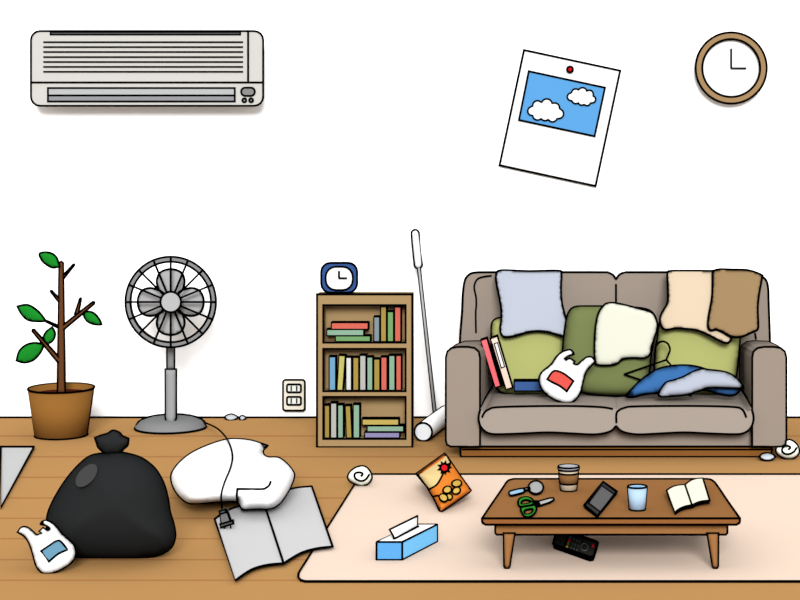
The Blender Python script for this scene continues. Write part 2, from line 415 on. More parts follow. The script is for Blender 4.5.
# ================================================================== FAN
g1 = mat('fan_ring_grey', (150, 150, 150)); g2 = mat('fan_blade_grey', (182, 182, 182)); g3 = mat('fan_hub_grey', (203, 203, 203)); g4 = mat('fan_pole_grey', (174, 174, 174))
dF = 9.62; sF = F/dF; fx, fy = 170.7, 302.0
base = W(fx, 400, 9.70); base.z = 0
t = thing('pedestal_fan', 'grey pedestal fan with a round wire cage standing near the wall', 'fan', base)
mb = MB(); R_ = 35.2*9.70/F
mb.lathe([(R_*.97, 0), (R_, .008), (R_*.97, .016), (R_*.86, .036), (R_*.62, .050), (R_*.3, .057), (.002, .058)], base, g1, 56)
mb.tube([(base.x + R_*math.cos(2*PI*k/56), base.y + R_*math.sin(2*PI*k/56), .006) for k in range(27, 58)], lwr(2, dF))
arc = []
for k in range(13):
    a = math.radians(4 + 172*k/12)
    arc.append((base.x + R_*.99*math.cos(a), base.y + R_*.4*math.sin(a), (.006 + .052*math.sin(a)**.7)))
mb.tube(arc, lwr(2, dF))
mb.build('base', t)
mb = MB(); lp = [(165.6, 369.5), (176, 369.5), (176, 418), (174.5, 422), (170.8, 423.8), (167, 422), (165.6, 418)]
Puff(lp, Vert(dF), .024, .024, g4, step=2).build('lower_pole', t)
Puff([(167.2, 345), (174.2, 345), (174.2, 369.5), (167.2, 369.5)], Vert(dF+.004), .016, .016, g1, step=2, lw=1.9).build('upper_pole', t)
def ring(mb, r0, r1, d, th, m, n=64):
    A = [W(*p, d) for p in ell(fx, fy, r0, r0, n)]; B = [W(*p, d) for p in ell(fx, fy, r1, r1, n)]
    A2 = [p + Vector((0, th, 0)) for p in A]; B2 = [p + Vector((0, th, 0)) for p in B]
    for U, V_ in ((A, B), (B, B2), (B2, A2), (A2, A)):
        mb.add(U + V_, [(i, (i+1) % n, n+(i+1) % n, n+i) for i in range(n)], m, False)
dC = 9.50
mb = MB(); ring(mb, 40.2, 45.2, dC, .03, g1)
for q in (40.2, 45.3): mb.tube([W(*p, dC) for p in ell(fx, fy, q, q, 64)], lwr(2, dC), closed=True)
mb.build('cage_ring', t)
mb = MB()
for k in range(16):
    a = 2*PI*k/16
    mb.tube([W(fx + 9*math.cos(a), fy + 9*math.sin(a), dC-.012), W(fx + 30*math.cos(a), fy + 30*math.sin(a), dC-.010), W(fx + 44.5*math.cos(a), fy + 44.5*math.sin(a), dC-.003)], lwr(2.0, dC))
mb.build('cage_spokes', t)
for k in range(4):
    a0 = k*PI/2
    o = sm([(6, -7), (13, -12), (21, -13.2), (28, -9.5), (30.8, 0), (28, 9.5), (21, 13.2), (13, 12), (6, 7)])
    o = [(fx + x*math.cos(a0) - y*math.sin(a0), fy + x*math.sin(a0) + y*math.cos(a0)) for x, y in [(x*1.07, y*1.04) for x, y in o]]
    Puff(o, Vert(dC+.05+.004*(k % 2)), .008, .006, g2, lw=1.9, step=3).build('blade', t)
mb = MB(); slab(mb, ell(fx, fy, 10.3, 10.3, 32), Vert(dC-.03), .03, g3, 2); mb.build('hub', t)
mb = MB(); ct = W(fx, fy, dC+.07)
slab(mb, ell(fx, fy, 9.5, 9.5, 24), Vert(dC+.07), .12, g1, ink=False)
mb.build('motor', t)

# ================================================================== BOOKCASE
wood = mat('bookcase_wood', (189, 155, 109)); 
dB = 9.20; bd = .10
t = thing('bookcase', 'light wooden three-shelf bookcase filled with small books', 'bookcase', W(364.5, 447.4, dB) + Vector((0, bd/2, 0)))
ox0, ox1, oy0, oy1 = 317, 412.3, 294.2, 447.2
wx0, wx1 = 323.2, 405.7
op = [(305, 342.6), (348.7, 391.2), (396.7, 438.9)]
mb = MB()
for q in [rect(ox0, oy0, wx0, oy1), rect(wx1, oy0, ox1, oy1), rect(wx0, oy0, wx1, op[0][0]), rect(wx0, op[0][1], wx1, op[1][0]), rect(wx0, op[1][1], wx1, op[2][0]), rect(wx0, op[2][1], wx1, oy1)]:
    slab(mb, q, Vert(dB), .012, wood, ink=False)
mb.tube([W(x, y, dB) for x, y in rect(ox0, oy0, ox1, oy1)], lwr(2.2, dB), closed=True)
for a, b in op: mb.tube([W(x, y, dB+.001) for x, y in rect(wx0, a, wx1, b)], lwr(1.9, dB), closed=True)
mb.build('face_frame', t)
def cbox(name, q, d0, th):
    mb = MB(); a = W(q[0], q[1], dB); b = W(q[2], q[3], dB)
    mb.box((a.x, d0-D, b.z), (b.x, d0-D+th, a.z), wood); mb.build(name, t)
for q in ((ox0, oy0, wx0, oy1), (wx1, oy0, ox1, oy1)): cbox('side_panel', q, dB+.012, bd-.012)
cbox('top_panel', (wx0, oy0, wx1, op[0][0]), dB+.012, bd-.012)
for q in ((wx0, op[0][1], wx1, op[1][0]), (wx0, op[1][1], wx1, op[2][0]), (wx0, op[2][1], wx1, oy1)): cbox('shelf', q, dB+.012, bd-.012)
cbox('back_panel', (wx0, oy0, wx1, oy1), dB+bd-.01, .01)
BC = {'red': (232,113,96), 'teal': (153,190,163), 'green': (127,176,114), 'slate': (141,158,166), 'ochre': (181,154,76), 'sky blue': (122,175,209),
      'yellow': (208,199,112), 'white': (238,239,234), 'grey': (197,197,190), 'purple': (153,144,186), 'golden': (206,181,96)}
def bk(q, col, label, group, d=9.225, band=1.15):
    if len(q) == 4 and not isinstance(q[0], tuple): q = rect(*q)
    mb = MB(); banded(mb, q, d, .055, mat('book_' + col.replace(' ', '_'), BC[col]), band, INK)
    return tag(mb.build('book'), label, 'book', group)
S1 = 'books on the top shelf of the bookcase'; S2 = 'books on the middle shelf of the bookcase'; S3 = 'books on the bottom shelf of the bookcase'
bk((330.8,322.2,368.6,329.8), 'red', 'red book lying on top of the flat pile on the top shelf', S1)
bk((326.2,329.0,364.2,336.2), 'teal', 'pale teal book lying in the middle of the flat pile on the top shelf', S1)
bk((334.8,335.4,370.8,342.1), 'green', 'green book lying at the bottom of the flat pile on the top shelf', S1)
bk((373.3,316.4,380.1,342.1), 'slate', 'short slate grey book standing on the top shelf', S1)
bk((380.1,306.0,386.9,342.1), 'ochre', 'tall ochre book standing on the top shelf', S1)
bk((386.9,311.2,394.0,342.1), 'green', 'green book standing upright on the top shelf', S1)
bk((394.1,306.4,401.3,342.1), 'red', 'tall red book standing upright on the top shelf', S1)
bk((328.6,356.3,336.1,390.8), 'sky blue', 'sky blue book at the left end of the middle shelf', S2)
bk([(338.4,354.9),(345.8,355.3),(343.2,390.8),(336.4,390.8)], 'yellow', 'yellow book leaning to the right beside the sky blue book', S2)
bk((345.4,356.9,351.9,390.8), 'white', 'white book standing on the middle shelf', S2)
bk((352.4,357.0,359.2,390.8), 'ochre', 'ochre book between the white and grey books on the middle shelf', S2)
bk((359.2,354.9,366.4,390.8), 'grey', 'light grey book standing on the middle shelf', S2)
bk((366.4,356.6,373.2,390.8), 'teal', 'teal book just right of the grey book on the middle shelf', S2)
bk((373.3,358.6,380.3,390.8), 'ochre', 'shorter ochre book left of a red book on the middle shelf', S2)
bk((380.4,356.6,387.5,390.8), 'red', 'red book between ochre and teal books on the middle shelf', S2)
bk((388.3,355.0,395.4,390.8), 'teal', 'teal book between the two red books on the middle shelf', S2)
bk((395.4,355.0,401.8,390.8), 'red', 'red book at the right end of the middle shelf', S2)
bk((323.9,404.9,330.1,438.5), 'ochre', 'ochre book at the left end of the bottom shelf', S3)
bk((330.1,402.6,337.2,438.5), 'grey', 'light grey book standing on the bottom shelf', S3)
bk((337.2,404.5,343.8,438.5), 'teal', 'teal book right of the grey book on the bottom shelf', S3)
bk([(344.6,405.4),(351.0,405.2),(352.5,438.5),(345.9,438.5)], 'ochre', 'ochre book leaning to the left on the bottom shelf', S3)
bk((352.7,404.1,360.1,438.5), 'teal', 'teal book standing next to the flat pile on the bottom shelf', S3)
bk((361.6,418.6,399.2,425.7), 'golden', 'golden yellow book lying on top of the flat pile on the bottom shelf', S3)
bk((366.6,425.4,404.1,432.2), 'teal', 'teal book lying in the middle of the flat pile on the bottom shelf', S3)
bk((364.1,431.9,400.1,438.5), 'purple', 'purple book lying at the bottom of the flat pile on the bottom shelf', S3)

# desk clock on the bookcase
navy = mat('clock_blue', (62, 98, 163))
dK = 9.24
t = thing('desk_clock', 'small rounded blue desk clock standing on the bookcase', 'clock', W(339, 293.4, dK) + Vector((0, .03, 0)))
mb = MB(); o = rrect(321.2, 262.8, 357.2, 292.6, 9)
Pf = [W(*p, dK) for p in o]; mb.loft(Pf, [p + Vector((0, .06, 0)) - (p - W(339, 292.6, dK))*.1 for p in Pf], navy); mb.tube(Pf, lwr(2.2, dK), closed=True); mb.build('case', t)
mb = MB(); slab(mb, rrect(325.7, 266.7, 352.8, 290, 10), Vert(dK-.004), .006, WHITE, 2); mb.build('dial', t)
mb = MB(); mb.tube([W(339, 278.2, dK-.008), W(339, 271, dK-.008)], lwr(1.9, dK)); mb.build('minute_hand', t)
mb = MB(); mb.tube([W(338.6, 278.2, dK-.008), W(347, 278.2, dK-.008)], lwr(1.9, dK)); mb.build('hour_hand', t)

# ================================================================== CARPET ROLLER
t = thing('carpet_roller', 'white sticky carpet roller on a long pole leaning between bookcase and sofa', 'cleaning roller', W(423, 441, 9.35))
c0 = W(423.2, 432, 9.35); c0.z = .0445; c1 = Vector((-.560, -.17, .0445))
mb = MB(); ax = (c1-c0).normalized(); u = ax.cross(Vector((0, 0, 1))).normalized(); v = u.cross(ax)
n = 40; rr = .0425
ra = [c0 + u*rr*math.cos(2*PI*k/n) + v*rr*math.sin(2*PI*k/n) for k in range(n)]; rb_ = [p + (c1-c0) for p in ra]
mb.loft(ra, rb_, ROLW, caps=False, smooth=True); mb.add(ra, [tuple(range(n))], mat('roll_end', (240, 240, 240))); mb.add(rb_, [tuple(range(n-1, -1, -1))], ROLW)
mb.tube(ra, lwr(2, 9.3), closed=True); mb.tube(rb_, lwr(2, 9.3), closed=True)
# contour lines of the cylinder as seen across its length
view = ((c0+c1)/2 - CAM).normalized(); sd = ax.cross(view).normalized()
for q in (1, -1): mb.tube([c0 + sd*rr*q, c1 + sd*rr*q], lwr(2, 9.3))
mb.build('roller', t)
pb = W(434.8, 413, 9.74); pt = W(418.9, 268, 9.87); pg = W(415, 231.5, 9.90)
def rod(mb, a, b, w, m, lw=1.7, cap=False):
    dr = (b-a).normalized(); vw = ((a+b)/2 - CAM).normalized(); sd = dr.cross(vw).normalized(); d = (a.y+b.y)/2 + D; r = w/2*d/F
    mb.tube([a, b], r, m, n=16)
    if cap:
        loop = []
        for c_, s0 in ((a, PI), (b, 0)):
            for k in range(9):
                q = s0 + PI*k/8; loop.append(c_ + sd*r*math.cos(q) + dr*r*math.sin(q))
        mb.tube(loop, lwr(lw, d), closed=True)
    else:
        for q in (1, -1): mb.tube([a + sd*r*q, b + sd*r*q], lwr(lw, d))
mb = MB(); rod(mb, pb, pt, 2.6, g2); mb.build('pole', t)
def cap_puff(p0, p1, w, d, m, name, par, lw=2.0):
    (x0, y0), (x1, y1) = p0, p1; L = math.hypot(x1-x0, y1-y0); a = math.atan2(y1-y0, x1-x0); o = []
    for (cx, cy), s0 in (((x1, y1), a-PI/2), ((x0, y0), a+PI/2)):
        for k in range(9):
            q = s0 + PI*k/8; o.append((cx + w/2*math.cos(q), cy + w/2*math.sin(q)))
    return Puff(o, Vert(d) if not callable(d) else d, w/2/210, w/2/210, m, step=1.6, lw=lw).build(name, par)
cap_puff((415.2, 233.6), (418.3, 264.8), 7.2, 9.88, WHITE, 'grip', t)

# ================================================================== SOFA
sf = mat('sofa_taupe', (173, 157, 143)); seatm = mat('seat_taupe', (186, 171, 158)); plinthm = mat('plinth_brown', (146, 94, 46))
t = thing('sofa', 'taupe two-seat sofa with rounded arms on a low brown plinth', 'sofa', W(616, 457.3, 8.96) + Vector((0, .4, 0)))
dS = 9.53
bo = sm([(459.6,380,1),(460,340),(462,313.3),(462.9,293.3),(464.8,280.5),(468.7,274.9),(474.7,272.6),(490,272.2),(540,272.2),(600,272.2),(608,272.6),(613,275),(616,279.5,1),(619,275),(624,272.6),(632,272.2),(700,272.2),(740,271.8),(752,273),(761,276),(766.5,281),(768.3,290),(768.6,300),(770,341),(771,380,1),(771,440,1),(459,440,1)], n=4)
mb = MB(); P = [W(*p, dS) for p in bo]
Q = [W(616 + (x-616)*.93, 300 + (y-300)*(.86 if y < 300 else 1), 9.84) for x, y in bo]
P_, Q_ = P[::-1], Q[::-1]
mb.loft(P, Q, sf); 
top = [p for p, q in zip(P, bo) if q[1] < 385]
mb.tube(top, lwr(2.2, dS))
e = Vert(dS-.002)
seams = [sm([(491.7,275.7),(484,276.7),(478,278.7),(474.9,283.3),(474.3,288.7),(476,297),(476.3,305.3),(475.7,313.3),(476,333)], False),
         [(616, 284), (616, 330)], [(755, 333), (756, 339.5)]]
for l in seams: mb.tube([e(*p) for p in l], lwr(1.9, dS))
mb.build('backrest', t)
front = [(450.5,446.5),(446.8,444.5),(445.8,440),(445.8,400),(445.8,357.5),(447.3,351.5),(451.5,347.9),(458,346.8),(468,346.8),(474.5,347.9),(478.8,351.5),(480,357.5),(480,400),(480,446.5)]
rear = [(456,434),(455.5,432),(455,428),(455,390),(455,353),(456.5,347),(460,343.2),(465,341.6),(479,341.2),(485.5,342),(490,345.3),(492,351),(492,388),(492,430)]
for side in (0, 1):
    mx = (lambda x: 1232.2 - x) if side else (lambda x: x)
    A = [W(mx(x), y, 8.92) for x, y in front]; B = [W(mx(x), y, 9.47) for x, y in rear]
    if side: A, B = A[::-1], B[::-1]
    mb = MB(); mb.loft(A, B, sf); mb.tube(A, lwr(2.1, 8.92), closed=True)
    mb.tube([W(mx(x), y, 9.47) for x, y in rear[5:13]], lwr(2.0, 9.4))
    k0, k1 = 4, 6
    mb.tube([W(mx(446.6), 353.5, 8.94), W(mx(450.5), 349.2, 9.1), W(mx(455), 345.6, 9.3), W(mx(461.5), 342.6, 9.46)], lwr(1.8, 9.0))
    mb.build('armrest', t)
mb = MB(); slab(mb, rect(480, 420, 752.2, 446.5), Vert(8.965), .80, sf, ink=False); mb.tube([W(480, 446.5, 8.96), W(752.2, 446.5, 8.96)], lwr(2, 8.9)); mb.build('seat_base', t)
zs = H - (407-HY)*8.9/F
mb = MB()
o = rrect(460.5, 446.6, 771.6, 456.9, 2.2); Pp = [W(x, y, 8.96) for x, y in o]
slab(mb, o, Vert(8.96), .82, plinthm, 2.1)
mb.tube([W(462, 449.5, 8.957), W(770.5, 449.5, 8.957)], lwr(1.5, 8.96))
mb.build('plinth', t)
dq = 8.88
for side in (0, 1):
    mx = (lambda x: 1232.2 - x) if side else (lambda x: x)
    fo = sm([(478.6,417),(479.6,424),(482.5,429),(487.5,432.7),(496,434.2),(519,433.6),(548,432.4),(575,433.6),(593,434.4),(604,433.2),(611.5,430.6),(616,426,1),(616,409,1),(612,408.2),(600,406.8),(570,406),(530,406),(499,407),(490,408.5),(484,412,1),(480.5,409,1)], n=4)
    A = [W(mx(x), y, dq) for x, y in fo]
    B = []
    for (x, y), p in zip(fo, A):
        tt = (x-480)/136
        xr = 492.5 + (616-492.5)*max(0, tt)
        if y < 414: b = W(mx(xr), 385.5 if x > 486 else 386.5, 9.50)
        else: b = Vector((W(mx(xr), 385, 9.50).x, 9.5-D, min(zs-.005, p.z)))
        B.append(b)
    if side: A, B = A[::-1], B[::-1]
    mb = MB(); mb.loft(A, B, seatm)
    def E(l): mb.tube([W(mx(x), y, dq-.002) for x, y in l], lwr(2.0, dq))
    E(sm([(480.5,409),(478.6,417),(479.6,424),(482.5,429),(487.5,432.7),(496,434.2),(519,433.6),(548,432.4),(575,433.6),(593,434.4),(604,433.2),(611.5,430.6),(616.1,425.8)], False))
    if side: E(sm([(486,417.5),(487,414.5),(490,409.5),(498,407),(530,406),(570,406),(600,406.5),(607,407.6),(613,410),(615.8,414),(615.8,423)], False))
    else: E(sm([(482,417.5),(484.5,412.5),(489,409.2),(497,407.2),(530,406.2),(570,406),(600,407),(613,409)], False))
    mb.tube([W(mx(x), y, d) for x, y, d in ((478.9, 414, 8.9), (480.6, 408, 8.93), (484.5, 398.5, 9.12), (492.5, 385.8, 9.45))], lwr(2, dq))
    mb.build('seat_cushion', t)

SE = zs + .006
def seat_d(y): return floor_d(y, SE)
lg = mat('pillow_green', (193, 197, 121)); ol = mat('cushion_olive', (131, 140, 87))
pA = Tilt(394.5, seat_d(394.5), 2.3, -.03)
q = Puff(sm([(491.6,336),(491.8,325),(494,320.5),(499,318),(510,317.5),(550,317.5),(562,318.5),(566,324),(565,350),(563,375),(560,390),(552,394),(530,394.5),(512,394),(503,392.8),(497,388),(493,375),(491.8,355)]), pA, .055, .04, lg, R=14)
tag(q.build('cushion'), 'light green cushion leaning at the left arm of the sofa, under the lavender towel', 'cushion', 'light green sofa cushions')
pB = Tilt(395.0, seat_d(395.0), 2.3, -.03)
q = Puff(sm([(654.6,372),(655.5,352),(658,335),(660,322),(664,317.5),(690,316),(725,316.5),(737,320),(740,330),(739.3,345),(738,360),(736,377),(733,392),(722,395),(690,395.2),(665,394),(656,388)]), pB, .055, .04, lg, R=14)
tag(q.build('cushion'), 'light green cushion leaning at the right arm of the sofa, under the peach towel', 'cushion', 'light green sofa cushions')
pC = Tilt(396.0, seat_d(396.0), 4.2)
q = Puff(sm([(563.6,342),(565,330),(567,318),(569.6,311),(575.4,307),(590,306.4),(620,306.8),(645,309),(654,315),(656.5,325),(654,338),(651,354),(648.5,376),(644,391),(626,395.6),(600,395),(582,392),(566,387),(562,370)]), pC, .06, .05, ol, R=16)
tag(q.build('cushion'), 'dark olive cushion in the middle of the sofa', 'cushion')
olive = q
lav = mat('lavender', (208, 214, 229)); peach = mat('peach_cloth', (250, 226, 196)); brn = mat('brown_cloth', (182, 149, 107)); crm = mat('cream_cloth', (254, 252, 232))
blu = mat('blue_cloth', (68, 124, 190))
def drape(name, pts, k, ox, oy, plane, m, label, cat, group=None, x0=0, x1=0):
    o = sm(tr(pts, k, ox, oy), n=4)
    q = Puff(o, plane, .016, .006, m, R=11, lw=2.0, step=3.0)
    yt = min(p[1] for p in o)
    A = [plane(x0 + (x1-x0)*i/8, yt+2.2) for i in range(9)]
    z1 = W(0, 272, dS).z
    B = [Vector((p.x, -.30, z1 - .016)) for p in A]; Cc = [Vector((p.x, -.135, z1-.038)) for p in A]; Dd = [Vector((p.x, -.13, z1-.20)) for p in A]
    rows_ = [A, B, Cc, Dd]; vs = sum(rows_, []) + [p + Vector((0, .004 if i > 1 else 0, -.003 if i < 3 else 0)) for i, R0 in enumerate(rows_) for p in R0]
    fs = []
    for r_ in range(3):
        for i in range(8):
            a = r_*9+i; fs.append((a, a+1, a+10, a+9)); a += 36; fs.append((a, a+9, a+10, a+1))
    q.mb.add(vs, fs, m, True)
    return tag(q.build(name), label, cat, group)
TG = 'towels hung over the sofa back'
pT = Tilt(271.5, 9.495, 1.34)
drape('towel', [(242,52,1),(240,90),(252,150),(262,210),(262,260),(258,300),(268,325),(290,330),(330,322),(370,310),(420,304),(470,310),(510,322),(535,325),(547,310),(545,275),(530,220),(520,170),(518,110),(520,60),(505,46),(380,48),(270,44)], 4.283, 440, 260, pT.near(.03), lav, 'lavender towel hanging over the left half of the sofa back', 'towel', TG, 499, 558)
drape('towel', [(100,62),(102,130),(102,225),(80,270),(62,305),(58,345),(70,375),(95,387),(150,378),(210,382),(270,390),(320,410),(370,435),(410,455),(440,463),(458,450),(463,428),(440,380),(420,200),(400,52,1),(200,50),(120,52)], 5.714, 650, 262, pT.near(.06), peach, 'pale peach towel hanging over the sofa back, partly under the brown one', 'towel', TG, 672, 712)
drape('towel', [(358,52,1),(358,130),(355,200),(343,270),(333,330),(333,375),(350,390),(380,385),(420,402),(455,422),(490,430),(530,425),(575,405),(612,388),(618,360),(615,260),(625,170),(643,78,1),(610,62),(550,46),(470,44),(400,42)], 5.714, 650, 262, pT.near(.09), brn, 'brown towel hanging over the right corner of the sofa back', 'towel', TG, 716, 756)
q = Puff(sm(tr([(125,90),(150,73),(200,73),(300,97),(385,122),(410,150),(420,200),(405,260),(390,300),(380,350),(350,370),(290,368),(235,375),(200,400),(150,410),(90,405),(82,380),(80,300),(85,210),(100,130)], 5.45, 580, 290), n=4), pC.near(.085), .02, .01, crm, R=6)
tag(q.build('towel'), 'cream towel thrown over the dark olive cushion', 'towel')
# clothes on the seat
q = Puff(sm([(625.3,396.3,1),(640,381),(655,370.5),(668,366.5),(682,365.3),(695,366.3),(708,370),(725,376),(738,384),(739.8,389),(736,394),(729,395.5),(718,393.5),(706,390),(690,390),(665,392),(645,394),(632,397)]), Tilt(396.3, seat_d(396.3)-.14, 1.6), .03, .02, blu, R=8)
tag(q.build('crumpled_garment'), 'blue garment lying crumpled on the right of the sofa seat, partly covered', 'clothing', 'crumpled clothes on the sofa seat')
q = Puff(sm(tr([(125,432),(132,408),(160,365),(185,345),(225,335),(290,312),(350,280),(410,262),(470,267),(540,275),(595,290),(640,320),(680,365),(688,386,1),(640,388),(560,385),(480,383),(430,390),(370,412),(300,432),(220,440),(140,443)], 6.667, 640, 330), n=4), Tilt(396.4, seat_d(396.4)-.20, 1.6), .03, .02, lav, R=7)
tag(q.build('crumpled_garment'), 'pale lavender garment lying on top of the blue one on the sofa seat', 'clothing', 'crumpled clothes on the sofa seat')
mb = MB(); hp = Tilt(396, seat_d(396)-.10, 1.9); hp2 = hp
mb.tube([hp(*p) for p in [(624,374.3),(666.2,359.9),(671.7,366.1),(691.5,396)]], lwr(1.9, 9.1))
mb.tube([hp(*p) for p in [(624,374.3),(641.5,380.2),(691.5,396)]], lwr(1.9, 9.1))
mb.tube([hp(*p) for p in sm([(655.7,346.5),(658.9,342.6),(663.5,341.5),(668,344),(670,349.6),(668.2,355),(666.2,359.9)], False)], lwr(1.9, 9.1))
tag(mb.build('coat_hanger'), 'thin black wire coat hanger lying under the clothes on the sofa', 'coat hanger')
# books on the sofa
mb = MB(); banded(mb, [(480,340.3),(487.2,337.7),(501.3,386.3),(494.7,388.3)], 9.17, .06, mat('book_coral', (250,117,124)), 1.2, INK)
tag(mb.build('book'), 'coral red book leaning against the left arm of the sofa', 'book', 'books on the sofa')
mb = MB(); banded(mb, [(489.7,338.6),(497.6,335.6),(513.1,387.8),(505.7,390.2)], 9.15, .06, mat('book_peach', (250,222,203)), 1.2, INK)
banded(mb, [(493.6,343.4),(497.8,341.9),(505.2,367),(501,368.7)], 9.147, .003, WHITE, 1.1)
mb.tube([W(491.2, 344, 9.147), W(503, 386, 9.147)], lwr(3.0, 9.2))
tag(mb.build('book'), 'pale peach book with a white spine label leaning on the coral book', 'book', 'books on the sofa')
mb = MB(); banded(mb, rect(513.6, 380.6, 549, 391.6), 9.13, .06, mat('book_navy', (66,99,158)), 1.3, INK)
tag(mb.build('book'), 'dark blue book lying flat in front of the left green cushion', 'book', 'books on the sofa')

# ================================================================== PLASTIC BAGS
def carrier(pts, k, ox, oy, plane, lab, labm, label, tf=.03, zb=None, tb=.02):
    o = tr(pts, k, ox, oy)
    P_ = Puff(sm(o, n=4), plane, tf, tb, BAGW, R=9, lw=2.1, step=2.2)
    ob = P_.build('plastic_bag')
    tag(ob, label, 'plastic bag')
    mb = MB(); P_.patch(sm(tr(lab, k, ox, oy), n=3), labm, mb, lw=1.9); mb.build('printed_label', ob)
    return ob
carrier([(262,400),(280,350),(340,300),(375,250),(410,218),(450,202),(475,204),(493,228,1),(460,237),(428,258,1),(440,270,1),(466,258,1),(495,277,1),(487,292,1),(515,300),(545,275),(580,250),(610,250),(635,277,1),(600,310),(570,350),(550,420),(535,480),(510,520),(480,545),(440,552),(390,540),(330,510),(280,460)],
        6.667, 500, 320, Tilt(402.8, seat_d(402.8), 3.0), [(315,395,1),(345,350),(375,338),(430,360),(490,407,1),(445,475,1),(400,440),(350,415)], mat('label_red', (250,98,86)),
        'white plastic carrier bag with a red label lying on the sofa')
mb_ = carrier([(25,190,1),(50,155),(80,145),(120,160),(160,195),(185,215),(212,207,1),(233,200,1),(212,183,1),(240,155,1),(262,168,1),(280,177),(302,165),(290,145),(255,127),(219,121,1),(235,100),(270,92),(320,115),(360,155),(400,205),(450,250),(500,300),(518,360),(508,410),(470,460),(400,505),(330,535),(260,543),(215,520),(180,470),(160,400),(140,330),(110,260),(70,215)],
        8.571, 15, 510, Tilt(573.4, floor_d(573.4), 2.0), [(223,352,1),(300,300),(350,268),(390,268),(450,340,1),(370,375),(290,442,1)], mat('label_blue', (121,172,200)),
        'white plastic carrier bag with a blue label leaning on the black rubbish bag')

blk = mat('bin_bag', (46, 46, 46), rough=.9, spec=0)
t = thing('rubbish_bag', 'big full black rubbish bag tied at the top, standing on the floor', 'rubbish bag', W(107, 558, floor_d(558)))
dT = floor_d(558.2)
o = sm(tr([(262,133),(200,145),(150,185),(100,245),(60,310),(35,365),(28,410),(34,460),(55,505),(95,535),(150,548),(220,553),(300,555),(400,550),(470,540),(520,515),(540,470),(535,420),(520,370),(512,320),(500,270),(480,225),(450,185),(400,150),(340,133),(318,131)], 4, 40, 420))
q = Puff(o, Vert(dT), .20, .20, blk, R=58, lw=2.2, step=4); bag_body = q
q.build('body', t)
o = sm(tr([(264,136,1),(235,110),(228,92),(221,72,1),(245,62),(270,55),(290,43),(315,50),(330,65),(353,75,1),(350,100),(335,115),(316,134,1)], 4, 40, 420))
Puff(o, Vert(dT-.004), .04, .04, blk, lw=2.2, step=2.5).build('knot', t)

# glossier facet added so the bag shows a highlight, angled between sun and camera
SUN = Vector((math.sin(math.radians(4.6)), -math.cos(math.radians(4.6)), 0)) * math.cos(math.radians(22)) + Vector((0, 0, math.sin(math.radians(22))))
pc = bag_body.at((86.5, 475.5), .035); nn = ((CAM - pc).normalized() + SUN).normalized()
glint = []
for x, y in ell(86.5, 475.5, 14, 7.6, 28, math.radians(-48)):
    dr = (W(x, y, 8) - CAM).normalized(); glint.append(CAM + dr * ((pc - CAM).dot(nn) / dr.dot(nn)))
mb = MB(); gl = mat('bin_bag_highlight', (46, 46, 46), rough=.35, spec=.016)
mb.loft(glint, [toward(p, -.09) for p in glint], gl); o_ = mb.build('highlight_facet', t); o_['label'] = 'added facet that shapes the highlight'

# ================================================================== FLOOR CLUTTER LEFT
paper = mat('newsprint_grey', (222, 222, 222)); 
mb = MB(); slab(mb, [(.6, 447.6), (34, 447.6), (.6, 508.5)], Level(.006), .006, mat('paper_grey', (212,212,212)), 2)
tag(mb.build('paper_sheet'), 'grey paper sheet corner lying on the floor left of the rubbish bag', 'paper')
# white shirt heap
shp = Tilt(511, floor_d(511, .022) - .05, .16)
o = sm(tr([(67,210),(85,175),(125,140),(175,115),(235,95),(275,92),(320,97),(371,113,1),(357,128),(360,142),(375,150),(404,151),(430,168),(452,195),(454,215),(440,250),(420,282),(400,302),(375,311),(340,311),(291,314,1),(281,295),(276,288,1),(255,287),(200,290),(150,294),(115,290),(80,255)], 3.158, 150, 410), n=4)
q = Puff(o, shp, .30, 0, CLOTHW, R=24, lw=2.1, zb=.006, step=4.5)
q.line(sm(tr([(276,290),(274,268),(276,249,1),(350,250),(366,246),(376,238),(381,226)], 3.158, 150, 410), False, 4), 2.0, e=.006)
tag(q.build('white_shirt'), 'white shirt dropped in a heap on the wooden floor', 'clothing')
shirt = q
# open magazine: two pages sagging toward the front edge
t = thing('magazine', 'open grey magazine lying half on the floor and half on the rug', 'magazine', W(270, 540, floor_d(540)))
def mp(pts): return sm(tr(pts, 3.158, 150, 410), n=4)
mgl = Tilt(583, floor_d(583, .012), .002)
for i, pg_ in enumerate(([(204,347,1),(240,322),(290,305),(362,303,1),(422,487,1),(370,492),(320,507),(269,541,1)],
            [(362,303,1),(400,272),(450,250),(511,243,1),(577,434,1),(525,440),(475,455),(422,487,1)])):
    mb = MB(); o = mp(pg_); 
    A = [mgl(*p) for p in o]; B = [Vector((p.x, p.y + .005, p.z - .002)) for p in A]
    mb.loft(A[::-1], B[::-1], INK, capm=paper); mb.tube([p + Vector((0, 0, .003)) for p in A], lwr(2.1, 7.4), closed=True); mb.build('page', t)

# fan cord over the shirt and the plug
fan = bpy.data.objects['pedestal_fan']
mb = MB(); pts = sm([(205,422.5),(218,429),(227.6,440),(232.3,454.3),(230.7,467),(224.4,482.8),(221.2,495.5),(222.2,510.5)], False, 10); P = []
for x, y in pts:
    if y < 439: 
        k = (y - 422.5)/16.5; d = 9.72 + (shp.dist(439) - .05 - 9.72)*k; P.append(W(x, y, d))
    elif y < 502: P.append(shirt.at((x, y), .07))
    else: P.append(W(x, y, mgl.dist(y) - .12))
mb.tube(P, lwr(1.7, 8.5)); cord = mb.build('power_cord', fan)
mb = MB(); dpg = mgl.dist(524) - .08
slab(mb, [(219.6,512),(226.6,509.8),(231.4,523.0),(221.2,526.5)], Vert(dpg), .03, mat('plug_grey', (125,125,125)), 2.2)
slab(mb, [(219.4,511.2),(225,509.4),(226,512.4),(220,514)], Vert(dpg-.004), .03, dk, 1.6)
slab(mb, [(219.6,524.4),(232.4,520.6),(233.5,523.6),(220.7,527.6)], Vert(dpg-.005), .03, dk, 1.8)
